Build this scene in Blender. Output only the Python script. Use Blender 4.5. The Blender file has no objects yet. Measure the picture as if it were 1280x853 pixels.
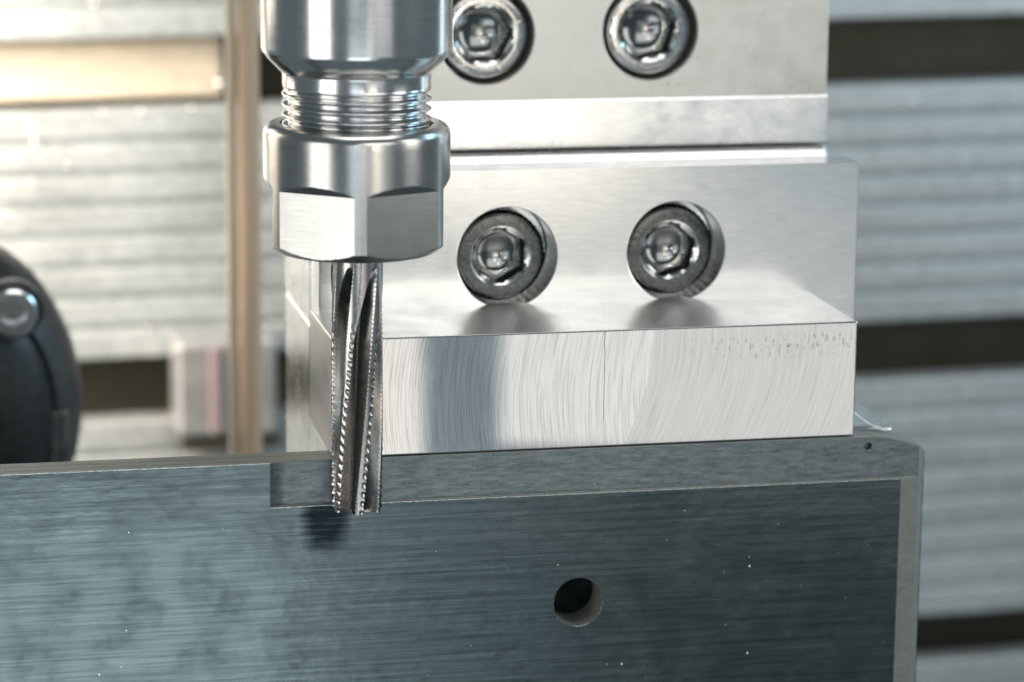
import bpy, bmesh, math, random
from mathutils import Vector, Matrix
random.seed(7)
S = bpy.context.scene
COL = S.collection
MM = 0.001                                   # everything below is written in millimetres

# ------------------------------------------------------------------ camera
CAM = Vector((-72.665, -447.662, 115.163))
YAW, PITCH, ROLL = map(math.radians, (12.288, 12.023, 0.558))
fw = Vector((math.sin(YAW)*math.cos(PITCH), math.cos(YAW)*math.cos(PITCH), -math.sin(PITCH)))
rt0 = Vector((math.cos(YAW), -math.sin(YAW), 0)); up0 = rt0.cross(fw)
rt = rt0*math.cos(ROLL)+up0*math.sin(ROLL); up = up0*math.cos(ROLL)-rt0*math.sin(ROLL)
cam = bpy.data.cameras.new('camera'); co = bpy.data.objects.new('camera', cam); COL.objects.link(co)
m = Matrix((rt, up, -fw)).transposed().to_4x4(); m.translation = CAM*MM
co.matrix_world = m
cam.lens = 36*3797.535/1280; cam.sensor_width = 36; cam.clip_start = .01; cam.clip_end = 20
cam.dof.use_dof = True; cam.dof.focus_distance = .463; cam.dof.aperture_fstop = 17
S.camera = co

# ------------------------------------------------------------------ world, view, lamps
w = bpy.data.worlds.new('World'); S.world = w; w.use_nodes = True
bg = w.node_tree.nodes['Background']; bg.inputs[0].default_value = (.62, .80, .88, 1); bg.inputs[1].default_value = .17
S.view_settings.view_transform = 'Standard'; S.view_settings.look = 'None'
S.view_settings.exposure = .3; S.view_settings.gamma = 1
CW = Vector((-.2128, -.9771, 0)); RT = Vector((.9771, -.2128, 0))   # towards the camera, and to its right

def lamp(name, loc, target, wd, ht, L, col):
    l = bpy.data.lights.new(name, 'AREA'); l.shape = 'RECTANGLE'
    l.size = wd*MM; l.size_y = ht*MM; l.energy = L*math.pi*wd*ht*1e-6; l.color = col
    o = bpy.data.objects.new(name, l); COL.objects.link(o)
    o.location = Vector(loc)*MM
    o.rotation_euler = (Vector(target)-Vector(loc)).to_track_quat('-Z', 'Y').to_euler()
    return o
def az(name, a, dist, z, wd, ht, L, col, tz=15):
    a = math.radians(a); p = (CW*math.cos(a)+RT*math.sin(a))*dist
    return lamp(name, (p.x, p.y, z), (0, -4, tz), wd, ht, L, col)
WARM = (1, .87, .72); COOL = (.72, .90, 1.0); NEUT = (1, .97, .93)
az('lamp_left_warm', -127, 640, 140, 440, 420, 2.6, WARM)  # unseen warm area light added at left for the left-hand faces
az('lamp_front_left', -42, 560, -20, 250, 420, 2.6, NEUT)
az('lamp_camera_side', 1, 560, 20, 130, 180, 1.4, (.84, .93, 1))
az('lamp_right', 73, 560, 170, 190, 370, 2.6, NEUT)
az('lamp_far_right', 128, 700, 60, 120, 500, 1.6, COOL)
lamp('lamp_low_left', (62, -455, -96), (20, 0, 9), 66, 50, .74, (1, .93, .88))  # added panel: its reflection brightens the block left of the band
lamp('lamp_low_gap', (108, -458, -97), (20, 0, 9), 28, 50, .12, (.70, .86, 1))  # added dim panel that tints the band reflected in the block
lamp('lamp_thin_strip', (150, -456, -51), (30, 20, 30), 230, 7, 1.6, NEUT)  # added to reflect as a bright band across the jaw
lamp('lamp_low_right', (206, -455, -96), (50, 0, 9), 168, 50, .66, (1, .96, .93))  # added panel: reflects in the block right of the band
lamp('lamp_mid_warm', (128, -460, 16), (40, 40, 40), 84, 104, 2.5, WARM)  # mid pair added to brighten the lip, warm left and cool right
lamp('lamp_mid_cool', (240, -460, 10), (60, 40, 40), 120, 104, .3, COOL)
lamp('lamp_upper_front', (150, -470, 170), (40, 15, 20), 320, 170, 1.8, NEUT)  # added to brighten the top of the ledge
lamp('lamp_low_cool', (-50, -470, -180), (-20, 0, -20), 220, 110, 1.9, (.88, .97, 1))  # low cool pair added so the plate's left part reflects brighter
lamp('lamp_low_cool_edge', (100, -470, -180), (10, 0, -20), 78, 110, .45, (.80, .95, 1))
lamp('lamp_top', (60, -120, 620), (40, 40, 0), 500, 400, 2.8, NEUT)
lamp('lamp_table_left', (-125, 175, 60), (-45, 250, -5), 70, 180, 14.5, (1, .86, .72)).data.spread = math.radians(110)
lamp('lamp_table_right', (360, 60, 200), (200, 260, -40), 140, 200, 5, (.48, .80, 1))
for k in range(6):                               # the machine's ring of small work lights
    a = math.radians(60*k+10)
    l = lamp('ring_light', (30+95*math.cos(a), -445, 95+95*math.sin(a)), (40, 20, 30), 8, 8, 85, NEUT); l.data.shape = 'DISK'

# ------------------------------------------------------------------ node helpers
class Mat:
    def __init__(s, name, base=(.5,.5,.5), rough=.3, metal=1.0, off=(0,0,0), spec=.5, ani=0):
        s.m = bpy.data.materials.new(name); s.m.use_nodes = True
        s.t = s.m.node_tree; s.b = s.t.nodes['Principled BSDF']
        s.b.inputs['Base Color'].default_value = (*base, 1)
        s.b.inputs['Roughness'].default_value = rough; s.b.inputs['Metallic'].default_value = metal
        s.b.inputs['Specular IOR Level'].default_value = spec
        s.base = base; s.off = off; s._p = None; s.h = None
    def n(s, typ, **kw):
        n = s.t.nodes.new(typ)
        for k, v in kw.items(): setattr(n, k, v)
        return n
    def set(s, sock, v):
        if hasattr(v, 'is_output') or isinstance(v, bpy.types.NodeSocket): s.t.links.new(v, sock)
        else: sock.default_value = v
    def pos(s):                                  # object position in mm, in the scene's axes
        if s._p is None:
            tc = s.n('ShaderNodeTexCoord'); v = s.n('ShaderNodeVectorMath', operation='MULTIPLY_ADD')
            s.t.links.new(tc.outputs['Object'], v.inputs[0]); v.inputs[1].default_value = (1000,)*3; v.inputs[2].default_value = s.off
            s._p = v.outputs[0]
            sp = s.n('ShaderNodeSeparateXYZ'); s.t.links.new(s._p, sp.inputs[0]); s.x, s.y, s.z = sp.outputs
        return s._p
    def math(s, op, a, b=0, c=0, clamp=False):
        n = s.n('ShaderNodeMath', operation=op, use_clamp=clamp)
        for i, v in enumerate((a, b, c)): s.set(n.inputs[i], v)
        return n.outputs[0]
    def vec(s, x, y, z):
        n = s.n('ShaderNodeCombineXYZ')
        for i, v in enumerate((x, y, z)): s.set(n.inputs[i], v)
        return n.outputs[0]
    def scaled(s, sc):
        n = s.n('ShaderNodeVectorMath', operation='MULTIPLY'); s.t.links.new(s.pos(), n.inputs[0]); n.inputs[1].default_value = sc
        return n.outputs[0]
    def noise(s, vec, scale=1, detail=3, rough=.6):
        n = s.n('ShaderNodeTexNoise'); s.t.links.new(vec, n.inputs['Vector'])
        n.inputs['Scale'].default_value = scale; n.inputs['Detail'].default_value = detail; n.inputs['Roughness'].default_value = rough
        return n.outputs['Fac']
    def ramp(s, f, a, b, lo=0., hi=1.):
        n = s.n('ShaderNodeMapRange', clamp=True); s.set(n.inputs[0], f)
        for i, v in enumerate((a, b, lo, hi)): n.inputs[i+1].default_value = v
        return n.outputs[0]
    def mix(s, f, a, b):
        n = s.n('ShaderNodeMix', data_type='RGBA')
        s.set(n.inputs[0], f)
        for i, v in ((6, a), (7, b)):
            if isinstance(v, tuple): v = (*v, 1) if len(v) == 3 else v
            s.set(n.inputs[i], v)
        return n.outputs[2]
    def color(s, v): s.set(s.b.inputs['Base Color'], v)
    def rough(s, v): s.set(s.b.inputs['Roughness'], v)
    def bump(s, h, dist=.02, strength=1):        # dist in mm
        n = s.n('ShaderNodeBump'); n.inputs['Strength'].default_value = strength; n.inputs['Distance'].default_value = dist*MM
        s.t.links.new(h, n.inputs['Height'])
        if s.h: s.t.links.new(s.h, n.inputs['Normal'])
        s.h = n.outputs[0]; s.t.links.new(s.h, s.b.inputs['Normal'])
def smudged(M, sc=.12, r0=.15, r1=.3, c0=.85, streak=(1,1,1), bump=.004, fine=6):
    n = M.noise(M.scaled(streak), sc, 4, .6); f = M.noise(M.scaled(streak), fine, 3, .7)
    M.rough(M.ramp(n, .3, .7, r0, r1))
    c = tuple(x*c0 for x in M.base)
    M.color(M.mix(M.ramp(f, .35, .65), c, M.base))
    if bump: M.bump(f, bump)
    return n, f

# ------------------------------------------------------------------ geometry helpers
def link(o): COL.objects.link(o); return o
class Thing:
    def __init__(s, name, label, cat, loc, group=None, kind=None):
        s.loc = Vector(loc)
        o = s.o = link(bpy.data.objects.new(name, None)); o.location = s.loc*MM
        o.empty_display_size = .01
        if kind: o['kind'] = kind
        else: o['label'] = label; o['category'] = cat
        if group: o['group'] = group
def mesh_from(name, verts, faces, loc, mat, smooth=None):
    me = bpy.data.meshes.new(name); me.from_pydata([tuple((Vector(v)-loc)*MM) for v in verts], [], faces)
    me.materials.append(mat.m if isinstance(mat, Mat) else mat)
    bm = bmesh.new(); bm.from_mesh(me); bmesh.ops.recalc_face_normals(bm, faces=bm.faces); 
    if smooth is not None:
        for f in bm.faces: f.smooth = True
        for e in bm.edges:
            if len(e.link_faces) == 2: e.smooth = e.calc_face_angle(0) < math.radians(smooth)
    bm.to_mesh(me); bm.free()
    return me
def part(name, verts, faces, mat, th, parent=None, smooth=None, bevel=0, label=None, segs=2):
    par = parent or (th.o if th else None)
    o = link(bpy.data.objects.new(name, mesh_from(name, verts, faces, th.loc if th else Vector(), mat, smooth)))
    if par: o.parent = par
    if bevel:
        b = o.modifiers.new('bevel', 'BEVEL'); b.width = bevel*MM; b.segments = segs; b.limit_method = 'ANGLE'; b.angle_limit = math.radians(35)
        b.harden_normals = False
    if label: o['label'] = label
    return o
def box(x0, x1, y0, y1, z0, z1):
    v = [(x, y, z) for z in (z0, z1) for y in (y0, y1) for x in (x0, x1)]
    return v, [(0,1,3,2), (4,6,7,5), (0,4,5,1), (2,3,7,6), (0,2,6,4), (1,5,7,3)]
def prism(poly, a0, a1, axis):                    # polygon extruded along an axis: poly is in the other two axes
    n = len(poly)
    def P(p, a): return {'x': (a, p[0], p[1]), 'y': (p[0], a, p[1]), 'z': (p[0], p[1], a)}[axis]
    v = [P(p, a0) for p in poly]+[P(p, a1) for p in poly]
    return v, [tuple(range(n)), tuple(range(2*n-1, n-1, -1))]+[(i, (i+1) % n, n+(i+1) % n, n+i) for i in range(n)]
def lathe(prof, c, axis=(0,0,1), seg=96, rfun=None, close=True):
    ax = Vector(axis).normalized(); u = Vector((1,0,0)) if abs(ax.x) < .9 else Vector((0,1,0))
    u = (u-ax*u.dot(ax)).normalized(); vv = ax.cross(u); c = Vector(c); v = []; f = []
    for (r, h) in prof:
        for i in range(seg):
            a = 2*math.pi*i/seg; v.append(c+ax*h+(u*math.cos(a)+vv*math.sin(a))*r)
    for k in range(len(prof)-1):
        for i in range(seg):
            j = (i+1) % seg; f.append((k*seg+i, k*seg+j, (k+1)*seg+j, (k+1)*seg+i))
    if close:
        if prof[0][0] > 0: f.append(tuple(range(seg)))
        if prof[-1][0] > 0: f.append(tuple(range((len(prof)-1)*seg, len(prof)*seg)))
    return v, f
def cut(o, cutters):
    """subtract cutter solids (verts, faces in scene mm) from object o, for good"""
    tmp = []
    loc = Vector(o.parent.location)/MM if o.parent else Vector()
    for v, f in cutters:
        c = link(bpy.data.objects.new('cutter', mesh_from('cutter', v, f, loc, o.data.materials[0]))); c.parent = o.parent; tmp.append(c)
        b = o.modifiers.new('cut', 'BOOLEAN'); b.object = c; b.solver = 'EXACT'; b.operation = 'DIFFERENCE'
    bpy.context.view_layer.update()
    dg = bpy.context.evaluated_depsgraph_get()
    me = bpy.data.meshes.new_from_object(o.evaluated_get(dg)); o.modifiers.clear(); o.data = me
    for c in tmp: bpy.data.objects.remove(c)
def bevel(o, wd, segs=2, ang=35):
    b = o.modifiers.new('bevel', 'BEVEL'); b.width = wd*MM; b.segments = segs; b.limit_method = 'ANGLE'; b.angle_limit = math.radians(ang)

# ================================================================== SETTING: slotted machine table
TY = 250
mt = Mat('table_aluminium', (.50, .54, .545), .5, .7, (0,0,0))
mt.pos(); smudged(mt, .06, .38, .6, .70, (.6, 1, 1), .02, .5)
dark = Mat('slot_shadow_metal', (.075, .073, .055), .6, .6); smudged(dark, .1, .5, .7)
def rail_profile(zt, zb, n=8):
    p = [(TY, zt)]; pitch = (zt-zb)/n
    for i in range(1, n):
        z = zt-pitch*i; p += [(TY, z+.9), (TY+1.8, z+.4), (TY+1.8, z-.4), (TY, z-.9)]
    p += [(TY, zb), (TY+9, zb), (TY+9, zb+9), (TY+24, zb+9), (TY+24, zt-9), (TY+9, zt-9), (TY+9, zt)]
    return p
table = Thing('machine_table', '', '', (90, TY+40, -200), kind='structure')
SL = [(190, 116), (98, 38.6), (22.1, -36.3), (-51.7, -113), (-125.6, -186)]
for zt, zb in SL[1:]:
    part('table_rail', *prism(rail_profile(zt, zb), -190, 420, 'x'), mt, table, bevel=.5)
table.o.rotation_euler.y = -.013
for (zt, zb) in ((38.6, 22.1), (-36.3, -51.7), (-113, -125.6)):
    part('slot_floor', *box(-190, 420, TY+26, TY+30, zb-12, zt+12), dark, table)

# beige strip added for the warm-lit inside of the upper slot, left
bc = Mat('lit_slot_beige', (.38, .34, .27), .5, 0); smudged(bc, .05, .35, .6, .8, (.3,1,1), .01, .6)
t = Thing('lit_slot_strip', 'beige strip added as the warm-lit inside of the table slot behind the spindle', 'lit strip', (-90, TY+8, 23))
part('strip', *prism([(TY+6, 21.5), (TY+6, 34), (TY+9, 36.6), (TY+12, 36.6), (TY+12, 21.5)], -188, 11, 'x'), bc, t, bevel=.8); t.o.rotation_euler.y = -.013

# ================================================================== background things at left
tan = Mat('tan_plastic', (.55, .41, .29), .5, 0)
t = Thing('upright_tube', 'tan vertical tube standing behind the spindle at the left', 'tube', (3.5, 150, -30))
cx = 3.5
part('tube', *lathe([(2.2, -90), (2.2, 120)], (cx, 150, 0), seg=24), tan, t, smooth=40)
cr = Mat('cream_strip', (.62, .55, .42), .4, 0)
part('edge_strip', *box(-.8, 1.2, 150.8, 153, -90, 120), cr, t, bevel=.4)

gb = Mat('clamp_steel', (.52, .52, .52), .4, .8); smudged(gb, .1, .3, .5, .85)
pu = Mat('purple_plastic', (.20, .16, .17), .5, 0)
t = Thing('clamp_block', 'grey square clamp block with a dark vertical stripe beside the tan tube', 'clamp', (8, 240, -57))
part('body', *box(-3.0, 20, 232, 248, -53, -31), gb, t, bevel=1)
part('stripe', *box(4.4, 7.2, 230.8, 233, -52.4, -31.8), pu, t, bevel=.4)
part('under_shade', *box(-2, 21, 234, 248, -57, -53.2), dark, t, bevel=.5)  # dark strip made for the shadow below the clamp block

bk = Mat('black_enamel', (.030, .032, .033), .22, 0, spec=.6); smudged(bk, .15, .25, .5, .4, (1,1,1), .15, .5)
chrome = Mat('bright_chrome', (.72, .73, .75), .22, 1)
kx, ky, kz = -58, 118, -18
t = Thing('black_clamp', 'big glossy black rounded clamp with a bright bolt at the left edge', 'clamp', (kx, ky, kz-33))
def squash(vf, k=.79): return [(kx+(v[0]-kx)*k, v[1], v[2]) for v in vf[0]], vf[1]
part('body', *squash(lathe([(0, 14), (8, 13.6), (16, 12), (23, 9), (28.5, 4.5), (31.6, 0), (32.8, -5), (32.8, -12), (31, -20), (24, -32), (24, -50)], (kx, ky, kz), (0.05,-1,.0), 72)), bk, t, smooth=35)
part('cover_ring', *squash(lathe([(24.5, 7.9), (25.6, 8.4), (26.8, 7.4), (26.9, 6)], (kx, ky, kz), (0.05,-1,0), 72, close=False)), bk, t, smooth=35)
bx, bz = -45.9, 3.3
bo = part('bolt', *lathe([(2.1, 12.1), (2.1, 13.6), (2.5, 14.2), (4.0, 14.2), (4.4, 13.8), (4.4, 6)], (bx, ky, bz), (0,-1,0), 40), chrome, t, smooth=35)
part('washer', *lathe([(4.4, 10.0), (5.6, 10.4), (5.6, 8.0)], (bx, ky, bz), (0,-1,0), 40, close=False), Mat('dark_washer', (.10, .105, .115), .3, 1), t, parent=None, smooth=35)
part('highlight_patch', *box(-39.6, -35.8, 111.0, 116.5, -24, -17), Mat('highlight_patch', (.30, .30, .31), .2, .8), t, bevel=.6)  # silvery patch put in for the highlight on the black clamp

# ================================================================== workholding: mounting plate
alu = Mat('brushed_aluminium', (.66, .665, .66), .24, 1)
alu.pos()
n1 = alu.noise(alu.scaled((.5, .5, .5)), .35, 5, .65); n2 = alu.noise(alu.scaled((.35, 1, 6)), 1.2, 4, .7)
alu.rough(alu.ramp(n1, .3, .7, .16, .3)); alu.color(alu.mix(alu.ramp(n2, .35, .65), (.60, .605, .60), (.70, .705, .70)))
alu.bump(n2, .003)
mattealu = Mat('bead_blasted_aluminium', (.60, .60, .57), .4, .85)
mattealu.pos()
f1 = mattealu.noise(mattealu.scaled((1,1,1)), 5, 4, .7); f2 = mattealu.noise(mattealu.scaled((1,1,1)), .25, 4, .6); f3 = mattealu.noise(mattealu.scaled((1,1,1)), .55, 5, .75)
c = mattealu.mix(mattealu.ramp(f2, .3, .7), (.52,.52,.49), (.62,.62,.59))
c = mattealu.mix(mattealu.ramp(f3, .635, .70), c, (.22,.20,.13)); mattealu.color(c)
mattealu.rough(mattealu.ramp(f2, .3, .7, .30, .46)); mattealu.bump(f1, .012)

MP = Thing('mounting_plate', 'tall aluminium mounting plate with two chrome screws behind the spindle', 'plate', (44, 54, -70))
face = part('plate_face', *box(-2, 90, 47.6, 60, 48.5, 115), mattealu, MP)
lip = part('lip', *prism([(46.8, 40.3), (46.6, 40.5), (47.25, 48.2), (47.45, 48.5), (60, 48.5), (60, 40.3)], -2.1, 90.1, 'x'), alu, MP, bevel=.12)
rail = part('rail', *prism([(31.3, 15.1), (31.3, 34), (45.2, 34.2), (45.2, 37.7), (47.6, 39.9), (52, 39.9), (52, 40.29), (60, 40.29), (60, 15.1)], -2.0, 89.8, 'x'), alu, MP, bevel=.25)
part('base_slab', *box(-2.0, 89.6, 31.2, 60, -70, 15), alu, MP, bevel=.7)
part('base_step', *box(-2.2, 89.4, 6.1, 31, -13, 0), alu, MP, bevel=.7)

# ------------------------------------------------------------------ socket head screws
def hexpoly(af, rot): return [(af/math.sqrt(3)*math.cos(rot+i*math.pi/3), af/math.sqrt(3)*math.sin(rot+i*math.pi/3)) for i in range(6)]
def screw_mesh(R, af, hole, rot, ridge=.14, nk=48, cone=.45):
    """head with knurled side, chamfered rim, hex socket with a drilled cone; faces -Y; origin on the head's face"""
    seg = 288; v = []; f = []
    def ring(fn, y):
        for i in range(seg):
            a = 2*math.pi*i/seg; r = fn(a); v.append((r*math.cos(a), y, r*math.sin(a)))
    def kn(a): return R-.12-ridge*abs(math.sin(nk*a/2))
    def hx(a, s=1):
        b = (a-rot) % (math.pi/3)-math.pi/6; return s*af/2/math.cos(b)
    rows = [(kn, 9), (kn, 1.15), (lambda a: R-.5, .62), (lambda a: R-.62, .32), (lambda a: R-1.0, .06), (lambda a: R-1.3, 0),
            (lambda a: hole, 0), (lambda a: hole-.12, .06), (lambda a: hole-.5, .38),
            (lambda a: min(hole-.5, hx(a)*1.02), .62), (lambda a: hx(a), 1.1), (lambda a: hx(a, .995), 4.0), (lambda a: af/2*.93, 4.1), (lambda a: af/2*.80, 4.15)]
    for k in range(6): q = 1-k/6; rows.append(((lambda q: lambda a: af/2*.78*q+.01)(q), 4.2+.62*(1-q*q)))
    for fn, y in rows: ring(fn, y)
    for k in range(len(rows)-1):
        for i in range(seg):
            j = (i+1) % seg; f.append((k*seg+i, k*seg+j, (k+1)*seg+j, (k+1)*seg+i))
    f.append(tuple(range((len(rows)-1)*seg, len(rows)*seg)))
    return v, f
blacksteel = Mat('blackened_screw_steel', (.12, .13, .125), .2, 1)
smudged(blacksteel, .8, .14, .34, .5, (1,1,1), .03, 1.6)
sockm = Mat('socket_floor_steel', (.20, .21, .205), .14, 1)
bevelled = Mat('bright_socket_rim', (.50, .52, .51), .2, 1); smudged(bevelled, 1.5, .10, .2, .6, (1,1,1), .02, 2)  # lighter metal for the rim around the hex
def screw(th, x, y, z, R, af, hole, rot, mat, marks, tilt=0):
    v, f = screw_mesh(R, af, hole, rot)
    o = part('socket_screw', [(a+x, b+y, c+z) for a, b, c in v], f, mat, th, smooth=22)
    o.data.materials.append(bevelled.m)
    o.data.materials.append(blacksteel.m)
    for i in range(288*9, 288*11): o.data.polygons[i].material_index = 2  # hex walls given a darker colour in place of shade
    o.data.materials.append(sockm.m)
    for i in range(288*6, 288*9): o.data.polygons[i].material_index = 1
    for i in range(288*11, 288*12): o.data.polygons[i].material_index = 2
    for i in range(288*12, len(f)): o.data.polygons[i].material_index = 3
    mv = []; mf = []
    for a0, n in marks:                            # little stamped strokes on the ring
        for k in range(n):
            a = math.radians(a0+k*7); rr = (hole+R-1.1)/2; d = .42; wd = .12
            c = Vector((math.cos(a), 0, math.sin(a))); s_ = Vector((-math.sin(a), 0, math.cos(a)))
            if k % 2: c, s_ = (c+s_*.5).normalized(), (s_-c*.5).normalized()
            ctr = Vector((x, y, z))+Vector((math.cos(a), 0, math.sin(a)))*rr
            b = len(mv)
            for (p, q_) in ((-d, -wd), (d, -wd), (d, wd), (-d, wd)):
                for yy in (-.06, .1): mv.append(ctr+c*p+s_*q_+Vector((0, yy, 0)))
            mf += [(b, b+2, b+4, b+6), (b+1, b+7, b+5, b+3), (b, b+1, b+3, b+2), (b+2, b+3, b+5, b+4), (b+4, b+5, b+7, b+6), (b+6, b+7, b+1, b)]
    part('head_mark', mv, mf, mat, th, parent=o)
    return o
brightscrew = Mat('bright_screw_steel', (.42, .43, .43), .2, 1); smudged(brightscrew, .8, .06, .18, .7, (1,1,1), .02, 1.5)
bore_cut = lambda x, y0, y1, z, r: lathe([(r+.35, y0-.35), (r, y0), (r, y1)] if 0 else [(r, y0), (r, y1)], (x, 0, z), (0, 1, 0), 96)
cut(face, [bore_cut(30.3, 40, 57, 59.5, 8.25), bore_cut(58.6, 40, 57, 59.8, 8.25)])
for p in face.data.polygons: p.use_smooth = False
bevel(face, .2)
screw(MP, 30.15, 48.3, 59.5, 7.85, 8.7, 5.45, math.radians(2), brightscrew, ((20,1),(75,1),(128,1),(180,1),(235,1),(295,1)))
screw(MP, 58.45, 48.3, 59.75, 7.85, 8.7, 5.45, math.radians(12), brightscrew, ((40,1),(150,2),(250,1),(330,1)))

# ================================================================== clamping bracket
cube = Mat('fly_cut_aluminium', (.80, .79, .775), .2, 1, off=(40, 15, 0))
cube.pos()
seam = cube.math('ADD', 47.5, cube.math('MULTIPLY', cube.math('POWER', cube.math('ABSOLUTE', cube.math('SUBTRACT', cube.z, 19)), 2), -1/78))
right = cube.ramp(cube.math('SUBTRACT', cube.x, seam), -.05, .05)
sL = cube.math('SUBTRACT', cube.x, cube.math('MULTIPLY', cube.math('POWER', cube.math('ABSOLUTE', cube.math('SUBTRACT', cube.z, 8)), 2), 1/95))
sR = cube.math('ADD', cube.x, cube.math('MULTIPLY', cube.math('POWER', cube.math('ABSOLUTE', cube.math('SUBTRACT', cube.z, 19)), 2), 1/78))
sm = cube.n('ShaderNodeMix', data_type='FLOAT'); cube.set(sm.inputs[0], right); cube.set(sm.inputs[2], sL); cube.set(sm.inputs[3], sR)
s_ = sm.outputs[0]
vv = cube.vec(cube.math('MULTIPLY', s_, 2.6), 0, cube.math('MULTIPLY', cube.z, .05))
g1 = cube.noise(vv, 1, 5, .8)
vv2 = cube.vec(cube.math('MULTIPLY', s_, 7.5), 3.3, cube.math('MULTIPLY', cube.z, .12))
g2 = cube.noise(vv2, 1, 2, .6)
g3 = cube.noise(cube.scaled((1,1,1)), .22, 3, .5)
g4 = cube.noise(cube.scaled((1.5,1,.5)), 1.4, 4, .75)
cc = cube.mix(cube.ramp(g2, .28, .55), (.52, .515, .50), (.82, .805, .785))
scr = cube.math('COMPARE', cube.math('ADD', cube.x, cube.math('MULTIPLY', cube.noise(cube.scaled((0, 0, 1)), .5, 3), .5)), 39.85, .07)
scr = cube.math('MULTIPLY', scr, cube.ramp(cube.z, 3.4, 5.0))
scr2 = cube.math('MULTIPLY', cube.math('COMPARE', cube.x, 77.6, .08), cube.math('MULTIPLY', cube.ramp(cube.z, 2.5, 3.5), cube.ramp(cube.z, 16.5, 15.5)))
scr = cube.math('MULTIPLY', scr, .75)
cc = cube.mix(cube.math('MULTIPLY', right, .5), cc, (.55, .55, .54))
pit = cube.math('MULTIPLY', cube.ramp(g4, .55, .62), cube.math('MULTIPLY', cube.ramp(cube.z, 12.5, 15), cube.ramp(cube.x, 50, 66)))
pit = cube.math('MULTIPLY', pit, cube.ramp(cube.z, 17.6, 16.6))
cc = cube.mix(cube.math('MAXIMUM', scr, cube.math('MULTIPLY', pit, .8)), cc, (.17, .17, .16))
cube.color(cc); cube.rough(cube.ramp(g3, .3, .7, .03, .045))
cube.bump(g1, .0003); cube.bump(g2, .0002)

ltm = Mat('milled_ledge_top', (.74, .735, .72), .24, 1); ltm.pos()
l1 = ltm.noise(ltm.scaled((.3, .3, .3)), .5, 5, .65); l2 = ltm.noise(ltm.scaled((2.6, .5, 1)), 1, 5, .75); l3 = ltm.noise(ltm.scaled((1, 1, 1)), .9, 5, .8)
ltm.color(ltm.mix(ltm.ramp(l2, .3, .7), (.68, .675, .66), (.79, .785, .77)))
ltm.rough(ltm.ramp(l1, .3, .7, .27, .40)); ltm.bump(l2, .008); ltm.bump(l3, .006)
BR = Thing('clamping_bracket', 'shiny aluminium clamping bracket with ledge and two dark recessed screws', 'bracket', (40, 15, 0))
block = part('ledge_block', *box(-3.05, 80.7, 0, 24, .22, 18.76), cube, BR, bevel=.22)
block.data.materials.append(ltm.m)
for p in block.data.polygons:
    if abs(p.normal.y) < .5: p.material_index = 1
jm = Mat('ground_jaw_face', (.70, .705, .70), .12, 1, off=(40, 15, 0)); jm.pos()
j1 = jm.noise(jm.scaled((.5, .5, .5)), .35, 4, .6); j2 = jm.noise(jm.scaled((.25, 1, 3.5)), 1, 3, .6)
jm.rough(jm.ramp(j1, .3, .7, .15, .23)); jm.color(jm.mix(jm.ramp(j2, .3, .7), (.61, .62, .62), (.70, .71, .71))); jm.bump(j2, .0012)
jaw = part('upright_jaw', *box(-1.7, 88, 22.93, 31, .2, 40.55), jm, BR)
cut(jaw, [bore_cut(28.9, 20, 30.9, 26.4, 8.2), bore_cut(57.05, 20, 30.9, 26.6, 8.2)])
bevel(jaw, .18)
screw(BR, 28.2, 24.5, 26.3, 7.65, 7.9, 5.0, math.radians(30), blacksteel, ((60,2),(170,2),(200,1),(330,2),(10,1)))
screw(BR, 56.4, 24.5, 26.5, 7.65, 7.9, 5.0, math.radians(17), blacksteel, ((100,1),(150,2),(178,2),(215,2),(5,1)))

# ================================================================== dark plate being milled
pl = Mat('dark_coated_plate', (.05, .075, .085), .35, .95, off=(20, 2, -120))
pl.pos()
h1 = pl.noise(pl.scaled((.035, .1, 1.6)), 1, 6, .75)            # long horizontal grinding streaks
h5 = pl.noise(pl.scaled((.030, .1, 4.2)), 1, 3, .6)
h2 = pl.noise(pl.scaled((.42, .3, .70)), 1, 3, .5)
h3 = pl.noise(pl.scaled((.20, .3, .85)), 1, 3, .6)
h4 = pl.noise(pl.scaled((.16, .3, .13)), 1, 2, .5)
cA = pl.mix(pl.ramp(h1, .34, .66), (.070, .090, .093), (.158, .190, .197))
cA = pl.mix(pl.math('MULTIPLY', pl.ramp(h2, .46, .72, 0, .42), pl.ramp(h4, .38, .62)), cA, (.03, .045, .052))  # dark mottled reflections painted into the plate's colour
cA = pl.mix(pl.ramp(h5, .70, .78, 0, .5), cA, (.24, .29, .30))
cA = pl.mix(pl.ramp(h5, .30, .22, 0, .45), cA, (.05, .07, .078))
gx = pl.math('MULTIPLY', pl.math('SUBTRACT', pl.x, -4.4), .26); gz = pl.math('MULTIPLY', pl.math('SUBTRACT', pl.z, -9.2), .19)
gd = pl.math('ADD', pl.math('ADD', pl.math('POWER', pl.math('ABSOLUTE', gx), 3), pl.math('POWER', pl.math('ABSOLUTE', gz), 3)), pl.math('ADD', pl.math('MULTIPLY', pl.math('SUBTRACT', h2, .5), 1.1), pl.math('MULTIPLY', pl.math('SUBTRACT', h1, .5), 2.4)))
cA = pl.mix(pl.ramp(gd, 1.35, .1, 0, .95), cA, (.006, .011, .015))      # the cutter's soft shadow, painted into the plate's colour
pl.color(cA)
pl.rough(pl.ramp(h4, .35, .65, .16, .24)); pl.bump(h2, .022); pl.bump(h3, .003); pl.bump(h1, .003)
pe = Mat('plate_cut_edge', (.16, .17, .15), .5, .3); pe.pos()
e1 = pe.noise(pe.scaled((.6, 1, .6)), 3, 4, .7); e2 = pe.noise(pe.scaled((.12, 1.6, .9)), 1, 5, .7)
pe.color(pe.mix(pe.ramp(e2, .3, .7), (.15, .16, .145), (.22, .235, .215))); pe.bump(e1, .02)
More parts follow.
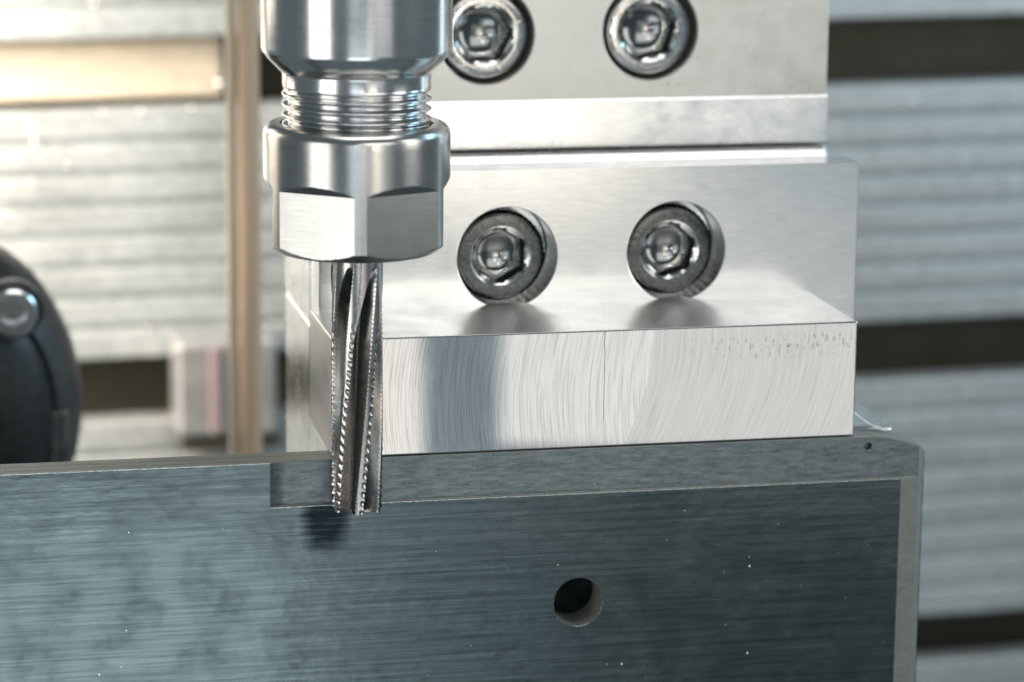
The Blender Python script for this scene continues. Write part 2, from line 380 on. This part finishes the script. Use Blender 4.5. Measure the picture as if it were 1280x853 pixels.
pr = Mat('plate_milled_wall', (.10, .13, .135), .3, .6); pr.pos()
r1 = pr.noise(pr.scaled((.35, .3, 2.2)), 1, 5, .75); r2 = pr.noise(pr.scaled((1.6, 1, .25)), 1, 3, .6)
pr.color(pr.mix(pr.ramp(r1, .35, .66), (.09, .12, .13), (.22, .25, .255))); pr.rough(pr.ramp(r2, .3, .7, .26, .42)); pr.bump(r1, .012)
burr = Mat('burr_bright', (.62, .64, .63), .35, 1)

PT = Thing('workpiece_plate', 'dark grey metal plate on edge with one drilled hole, being milled along its top', 'plate', (20, 2, -120))
F = -.85; B = 5.9; SB = -7.0
# front profile in XZ: the top right corner is worn down a little
top = [(84, 0), (86.5, -.35), (89.5, -1.3), (92.2, -2.4), (93.4, -3.3)]
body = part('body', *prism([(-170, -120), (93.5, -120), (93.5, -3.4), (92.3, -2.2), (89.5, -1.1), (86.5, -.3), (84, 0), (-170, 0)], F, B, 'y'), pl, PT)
# vertical chamfer, rebate (cutter radius at its start), through hole, blind pin hole
ch = prism([(88.5, F-.01), (91.7, .0), (93.52, 2.4), (99, 2.4), (99, F-5), (88.5, F-5)], -130, 5, 'z')
t0 = math.asin((F+4)/4); xc = -12.9+4*math.cos(t0)               # the cutter's run-in
arc = [(-12.9, F-6)]+[(xc-4*math.cos(t_), -4+4*math.sin(t_)) for t_ in [t0+(math.pi/2-t0)*k/10 for k in range(11)]]
reb = prism(arc+[(120, 0), (120, F-6)], SB, 6, 'z')
cut(body, [ch, reb, lathe([(3.93, -10), (3.93, 20)], (35.75, 0, -24.7), (0, 1, 0), 72), lathe([(.62, -3), (.62, 1.5)], (83.2, 0, -1.7), (0, 1, 0), 24)])
# give the cut faces their own materials by where they lie
me = body.data; me.materials.append(pe.m); me.materials.append(pr.m)
for p in me.polygons:
    c_ = (p.center/MM)+PT.loc; n_ = p.normal
    if n_.z > .7: p.material_index = 1
    elif c_.x > 88.3 and n_.y < -.2 and n_.x > .15: p.material_index = 1
    elif n_.x > .6 and c_.x > 80: p.material_index = 1
    elif (c_.x-35.75)**2+(c_.z+24.7)**2 < 17 and abs(n_.y) < .5: p.material_index = 1
    elif c_.y > -2.1 and c_.z > SB-.1 and n_.y < -.1: p.material_index = 2
bevel(body, .09, 1, 25)
# raised burrs along the cut edges
def burr_line(name, a, b, mat, th, n, wd=.07, jit=.06, parent=None):
    v = []; f = []; a = Vector(a); b = Vector(b)
    pts = [a.lerp(b, i/n)+Vector((0, random.uniform(-jit, 0), random.uniform(-jit, jit)*.6)) for i in range(n+1)]
    for i, p in enumerate(pts):
        r = wd*random.uniform(.35, 1.3)
        for (dy, dz) in ((-r, -r), (r*.5, -r), (r*.5, r), (-r, r)): v.append(p+Vector((0, dy, dz)))
    for i in range(n):
        for k in range(4): f.append((4*i+k, 4*i+(k+1) % 4, 4*i+4+(k+1) % 4, 4*i+4+k))
    return part(name, v, f, mat, th, parent=parent)
burr_line('burr', (-12.9, F, SB), (88.2, F, SB), burr, PT, 420, .055)
burr_line('burr', (-170, F, 0), (-12.9, F, 0), burr, PT, 420, .06)
burr_line('burr', (93.5, 2.4, -120), (93.5, 2.4, -3.4), Mat('burr_dull', (.30, .28, .12), .5, .4), PT, 260, .13, .1)
for k, (yy, d) in enumerate(((1.0, .12), (3.4, .16))):
    part('edge_groove', *box(-170, -4 if k else -13.5, yy, yy+d, -.3, .012), Mat('groove_dark', (.05, .05, .045), .6, .2), PT)

# ================================================================== spindle, nut, cutter
steel = Mat('turned_steel', (.62, .62, .615), .2, 1); steel.pos()
z1_ = steel.noise(steel.scaled((.15, .15, 9)), 1, 4, .7); z2_ = steel.noise(steel.scaled((1,1,1)), .3, 4, .6)
steel.color(steel.mix(steel.ramp(z1_, .35, .65), (.55, .55, .545), (.66, .66, .655))); steel.rough(steel.ramp(z2_, .3, .7, .16, .20)); steel.bump(z1_, .004)
nutm = Mat('nut_steel', (.50, .505, .50), .24, 1); nutm.pos()
z1_ = nutm.noise(nutm.scaled((.3, .3, 9)), 1, 4, .7); z2_ = nutm.noise(nutm.scaled((1,1,1)), .35, 4, .6)
z3_ = nutm.noise(nutm.scaled((1,1,1)), 6, 2, .6)
nutm.color(nutm.mix(nutm.ramp(z1_, .35, .65), (.41, .41, .395), (.48, .48, .465))); nutm.rough(nutm.ramp(z2_, .3, .7, .21, .25)); nutm.bump(z1_, .004)
AX = Vector((0, -4, 0))
SP = Thing('tool_holder', 'polished steel tool holder with fine external thread at the top', 'tool holder', (0, -4, 50))
# holder body
prof = [(0, 130), (14.2, 130), (14.2, 64.0), (14.05, 63.4), (13.7, 63.0), (13.5, 62.6), (11.5, 60.5), (11.1, 60.2), (11.05, 59.9), (11.05, 58.3)]
part('shank', *lathe([(r, z) for r, z in prof], AX, (0,0,1), 160, close=False), steel, SP, smooth=25)
def grid_thing(name, zs, ths, rfun, mat, th, zfun=None, smooth=30, cap_bottom=None, parent=None, extra_rings=()):
    v = []; f = []; n = len(ths)
    for z in zs:
        for a in ths:
            r = rfun(a, z); zz = zfun(a, z) if zfun else z
            v.append((AX.x+r*math.cos(a), AX.y+r*math.sin(a), zz))
    rows = len(zs)
    for er in extra_rings:
        for a in ths:
            r, zz = er(a); v.append((AX.x+r*math.cos(a), AX.y+r*math.sin(a), zz))
        rows += 1
    for k in range(rows-1):
        for i in range(n):
            j = (i+1) % n; f.append((k*n+i, k*n+j, (k+1)*n+j, (k+1)*n+i))
    return part(name, v, f, mat, th, smooth=smooth, parent=parent)
N = 144; P = 1.5
ths = [2*math.pi*i/N for i in range(N)]
def thr(a, z):
    ph = ((z/P+a/(2*math.pi)) % 1); tri = abs(ph-.5)*2            # 0 at crest .. 1 at root
    r = 11.15-.85*min(1, max(0, (tri-.12)/.72))
    k = min(1, max(0, (58.5-z)/1.6)); return r*k+11.0*(1-k) if z > 56.9 else r
zs = [58.5-.1*i for i in range(0, 126)]
part_thread = grid_thing('thread', zs, ths, thr, steel, SP, smooth=60)

# collet nut: flats milled into a turned cylinder
NT = Thing('collet_nut', 'steel hexagon collet nut gripping the milling cutter', 'nut', (0, -4, 33.4))
phi0 = math.atan2(CW.y, CW.x)                                     # azimuth pointing to the camera
FL = [phi0-math.radians(24.7)+i*math.pi/3 for i in range(6)]
APO, RC = 12.55, 14.0; ZT = 43.4
hw = math.acos(APO/RC)
tl = set()
for c_ in FL:
    for k in range(-14, 15): tl.add(round((c_+hw*k/14) % (2*math.pi), 6))
    for k in range(1, 5): tl.add(round((c_+hw+(math.pi/3-2*hw)*k/5) % (2*math.pi), 6))
tl = sorted(tl)
def nutr(a, z):
    base = RC
    if z > 51.0: q_ = (z-51.0)/1.7; base = RC-1.7*(1-math.sqrt(max(0, 1-q_*q_)))
    if z < 34.9: base = RC-(34.9-z)*1.35
    d = min(abs((a-c_+math.pi) % (2*math.pi)-math.pi) for c_ in FL)
    fl = APO/math.cos(d)
    if z > ZT: fl += (z-ZT)*1.08
    if z > ZT+1.45: fl = 99
    return min(base, fl)
zs = [52.7, 52.6, 52.4, 52.1, 51.8, 51.4, 51.0, 50, 48, 46, 45.2]+[44.9-.1*i for i in range(0, 17)]+[43, 41.5, 40, 38, 36.5]+[35.3-.12*i for i in range(0, 16)]
zs = sorted(set(round(z, 3) for z in zs), reverse=True)
def ring(r, z): return lambda a: (r, z)
nut = grid_thing('nut_body', zs, tl, nutr, nutm, NT, smooth=16, extra_rings=[ring(11.6, 33.45), ring(11.0, 33.45), ring(10.5, 34.1), ring(5.2, 34.1), ring(4.8, 34.4), ring(4.2, 36)])
part('nut_top', *lathe([(12.3, 52.7), (11.55, 52.7), (11.45, 52.5), (11.45, 46)], AX, (0,0,1), 144, close=False), nutm, NT, smooth=25)

# milling cutter
cut_m = Mat('cutter_carbide', (.5, .49, .465), .2, 1); cut_m.pos()
q1 = cut_m.noise(cut_m.scaled((1,1,2.5)), 1.6, 4, .7); q2 = cut_m.noise(cut_m.scaled((1,1,1)), 9, 2, .6)
cut_m.color(cut_m.mix(cut_m.ramp(q1, .35, .65), (.36, .35, .335), (.48, .47, .45))); cut_m.rough(cut_m.ramp(q1, .3, .7, .2, .28)); cut_m.bump(q2, .002)
EM = Thing('milling_cutter', 'serrated roughing end mill cutting the top edge of the dark plate', 'milling cutter', (0, -4, -7.3))
NF = 6; PITCH_S = 1.45
TW = math.radians(1.5)
th0 = phi0+math.radians(-62)
LAND = .30
def cutr(a, z):
    u_ = ((a-th0-TW*(z+7)) % (2*math.pi/NF))/(2*math.pi/NF)      # 0..1 across one tooth: land first, flute after
    up_end = 31.2
    R = 3.98
    if u_ <= LAND:
        t_ = u_/LAND
        r = R-.10*(1-t_)
        if z < 23.5:
            s = ((z+7.3)/PITCH_S+.25*t_) % 1
            amp = .34*min(1, (23.5-z)/5)*max(0, (t_-.45)/.55)**.9
            r -= amp*((s/.72)**1.3 if s < .72 else 1-(s-.72)/.28)
        return r
    if z >= up_end: return R-.06*(1 if z < 33 else 0)
    q_ = (u_-LAND)/(1-LAND)
    k = min(1, (up_end-z)/11)
    wide = .25+.75*k**.6
    # steep face beside the land's edge, then a long curved rise to the next land
    w_ = (1-q_)/wide                                  # 0 at the next land, 1 at this gullet's steep side
    if w_ >= 1: return R-.06
    g = ((1-w_)/.22)**.6 if w_ > .78 else math.cos((.78-w_)/.78*math.pi/2)**.8
    return R-.10-2.15*min(1, (up_end-z)/6)**.6*g
NA = 360
ths = [2*math.pi*i/NA for i in range(NA)]
zs = [35+0*i for i in range(1)]+[32+.5*i for i in range(5, -1, -1)]+[31.9-.121*i for i in range(0, 325)]
zs = [z for z in zs if z > -6.9]+[-6.9]
def zf(a, z):
    if z > -6: return z
    u_ = ((a-th0-TW*(z+7)) % (2*math.pi/NF))/(2*math.pi/NF)
    return z
bot = []
def br(fr):
    def fn(a):
        u_ = ((a-th0) % (2*math.pi/NF))/(2*math.pi/NF)
        r = cutr(a, -6.9)*fr
        lift = (0 if u_ < .31 else 1.5*math.sin(min(1,(u_-.31)/.69)*math.pi)**.5)*(1 if fr > .3 else fr/.3)
        return (r, -6.98+lift+(1-fr)*.5)
    return fn
cb = grid_thing('cutter_body', zs, ths, cutr, cut_m, EM, smooth=24, extra_rings=[br(f_) for f_ in (.985, .8, .6, .4, .2, .02)])
flm = Mat('shaded_flute', (.25, .24, .225), .2, 1); smudged(flm, .8, .16, .3, .75, (1, 1, 1), .01, 3)  # darker copy of the carbide: shade inside the flutes, as colour
cb.data.materials.append(flm.m)
for p in cb.data.polygons:
    c_ = p.center/MM+EM.loc-AX
    if math.hypot(c_.x, c_.y) < 3.6 and c_.z > -6.8: p.material_index = 1

# ================================================================== chips
sh = Mat('shaving_metal', (.80, .81, .82), .18, 1)
t = Thing('metal_shaving', 'thin bright metal shaving lying on the dark plate behind the bracket corner', 'shaving', (84, 3.5, 0))
v = []; f = []
pts = [(81.6, 4.6, 3.3), (82.6, 4.4, 2.4), (83.8, 4.2, 1.5), (85.0, 4.0, .7), (86.6, 3.9, .25), (88.0, 3.9, .25)]
for p in pts: v += [(p[0], p[1]-.5, p[2]), (p[0], p[1]+.5, p[2]+.1), (p[0], p[1]+.5, p[2]+.25), (p[0], p[1]-.5, p[2]+.18)]
for i in range(len(pts)-1):
    for k in range(4): f.append((4*i+k, 4*i+(k+1) % 4, 4*i+4+(k+1) % 4, 4*i+4+k))
f += [(0,1,2,3), (23,22,21,20)]
part('curl', v, f, sh, t)
v = []; f = []
def fleck(x, y, z, s, nrm='y'):
    b = len(v)
    for k in range(4):
        d = Vector([random.uniform(-1, 1) for _ in range(3)])*s; v.append((x+d.x, y+d.y*.5, z+d.z))
    f.extend([(b, b+1, b+2), (b, b+2, b+3), (b, b+3, b+1), (b+1, b+3, b+2)])
for _ in range(120): fleck(random.uniform(-48, 88), F-.03, random.uniform(-40, SB), random.uniform(.04, .16))
for _ in range(50): fleck(random.uniform(-10, 90), -.03, random.uniform(SB+.2, -.5), random.uniform(.03, .12))
for _ in range(40): fleck(random.uniform(-50, 0), random.uniform(-2, 5), .03, random.uniform(.04, .15))
for _ in range(60): fleck(random.uniform(-3, 80), -.02, random.uniform(1, 18), random.uniform(.02, .06))
for _ in range(40): fleck(random.uniform(5, 84), random.uniform(1, 22), 18.8, random.uniform(.03, .1))
for _ in range(50): fleck(random.uniform(20, 88), 46.88, random.uniform(46.5, 48.4), random.uniform(.04, .13))
o = link(bpy.data.objects.new('metal_dust', mesh_from('metal_dust', v, f, Vector(), sh))); o['kind'] = 'stuff'
v = []; f = []
for (x, z, r) in ((9.5, 26.6, .95), (-8.6, 20.4, .6), (-17.5, 20.2, .5), (-19, 45.2, .5), (-8, -31, .55), (-26, 8, .4), (160, 15, .5), (178, 19, .6), (190, 17, .5), (196, -54, .6), (170, -55, .5), (150, -55, .45), (3, 21, .5), (-33, 14, .5), (185, -77, .4), (165, -62, .4)):
    a, b = lathe([(0, -r)]+[(r*math.sin(math.pi*k/8), -r*math.cos(math.pi*k/8)) for k in range(1, 8)]+[(0, r)], (x, TY-r*.5, z), (0, 0, 1), 12)
    n = len(v); v += a; f += [tuple(i+n for i in q_) for q_ in b if len(set(q_)) > 2]
o = link(bpy.data.objects.new('coolant_drops', mesh_from('coolant_drops', v, f, Vector(), sh, 60))); o['kind'] = 'stuff'  # small metal balls added to give bright glints on the table
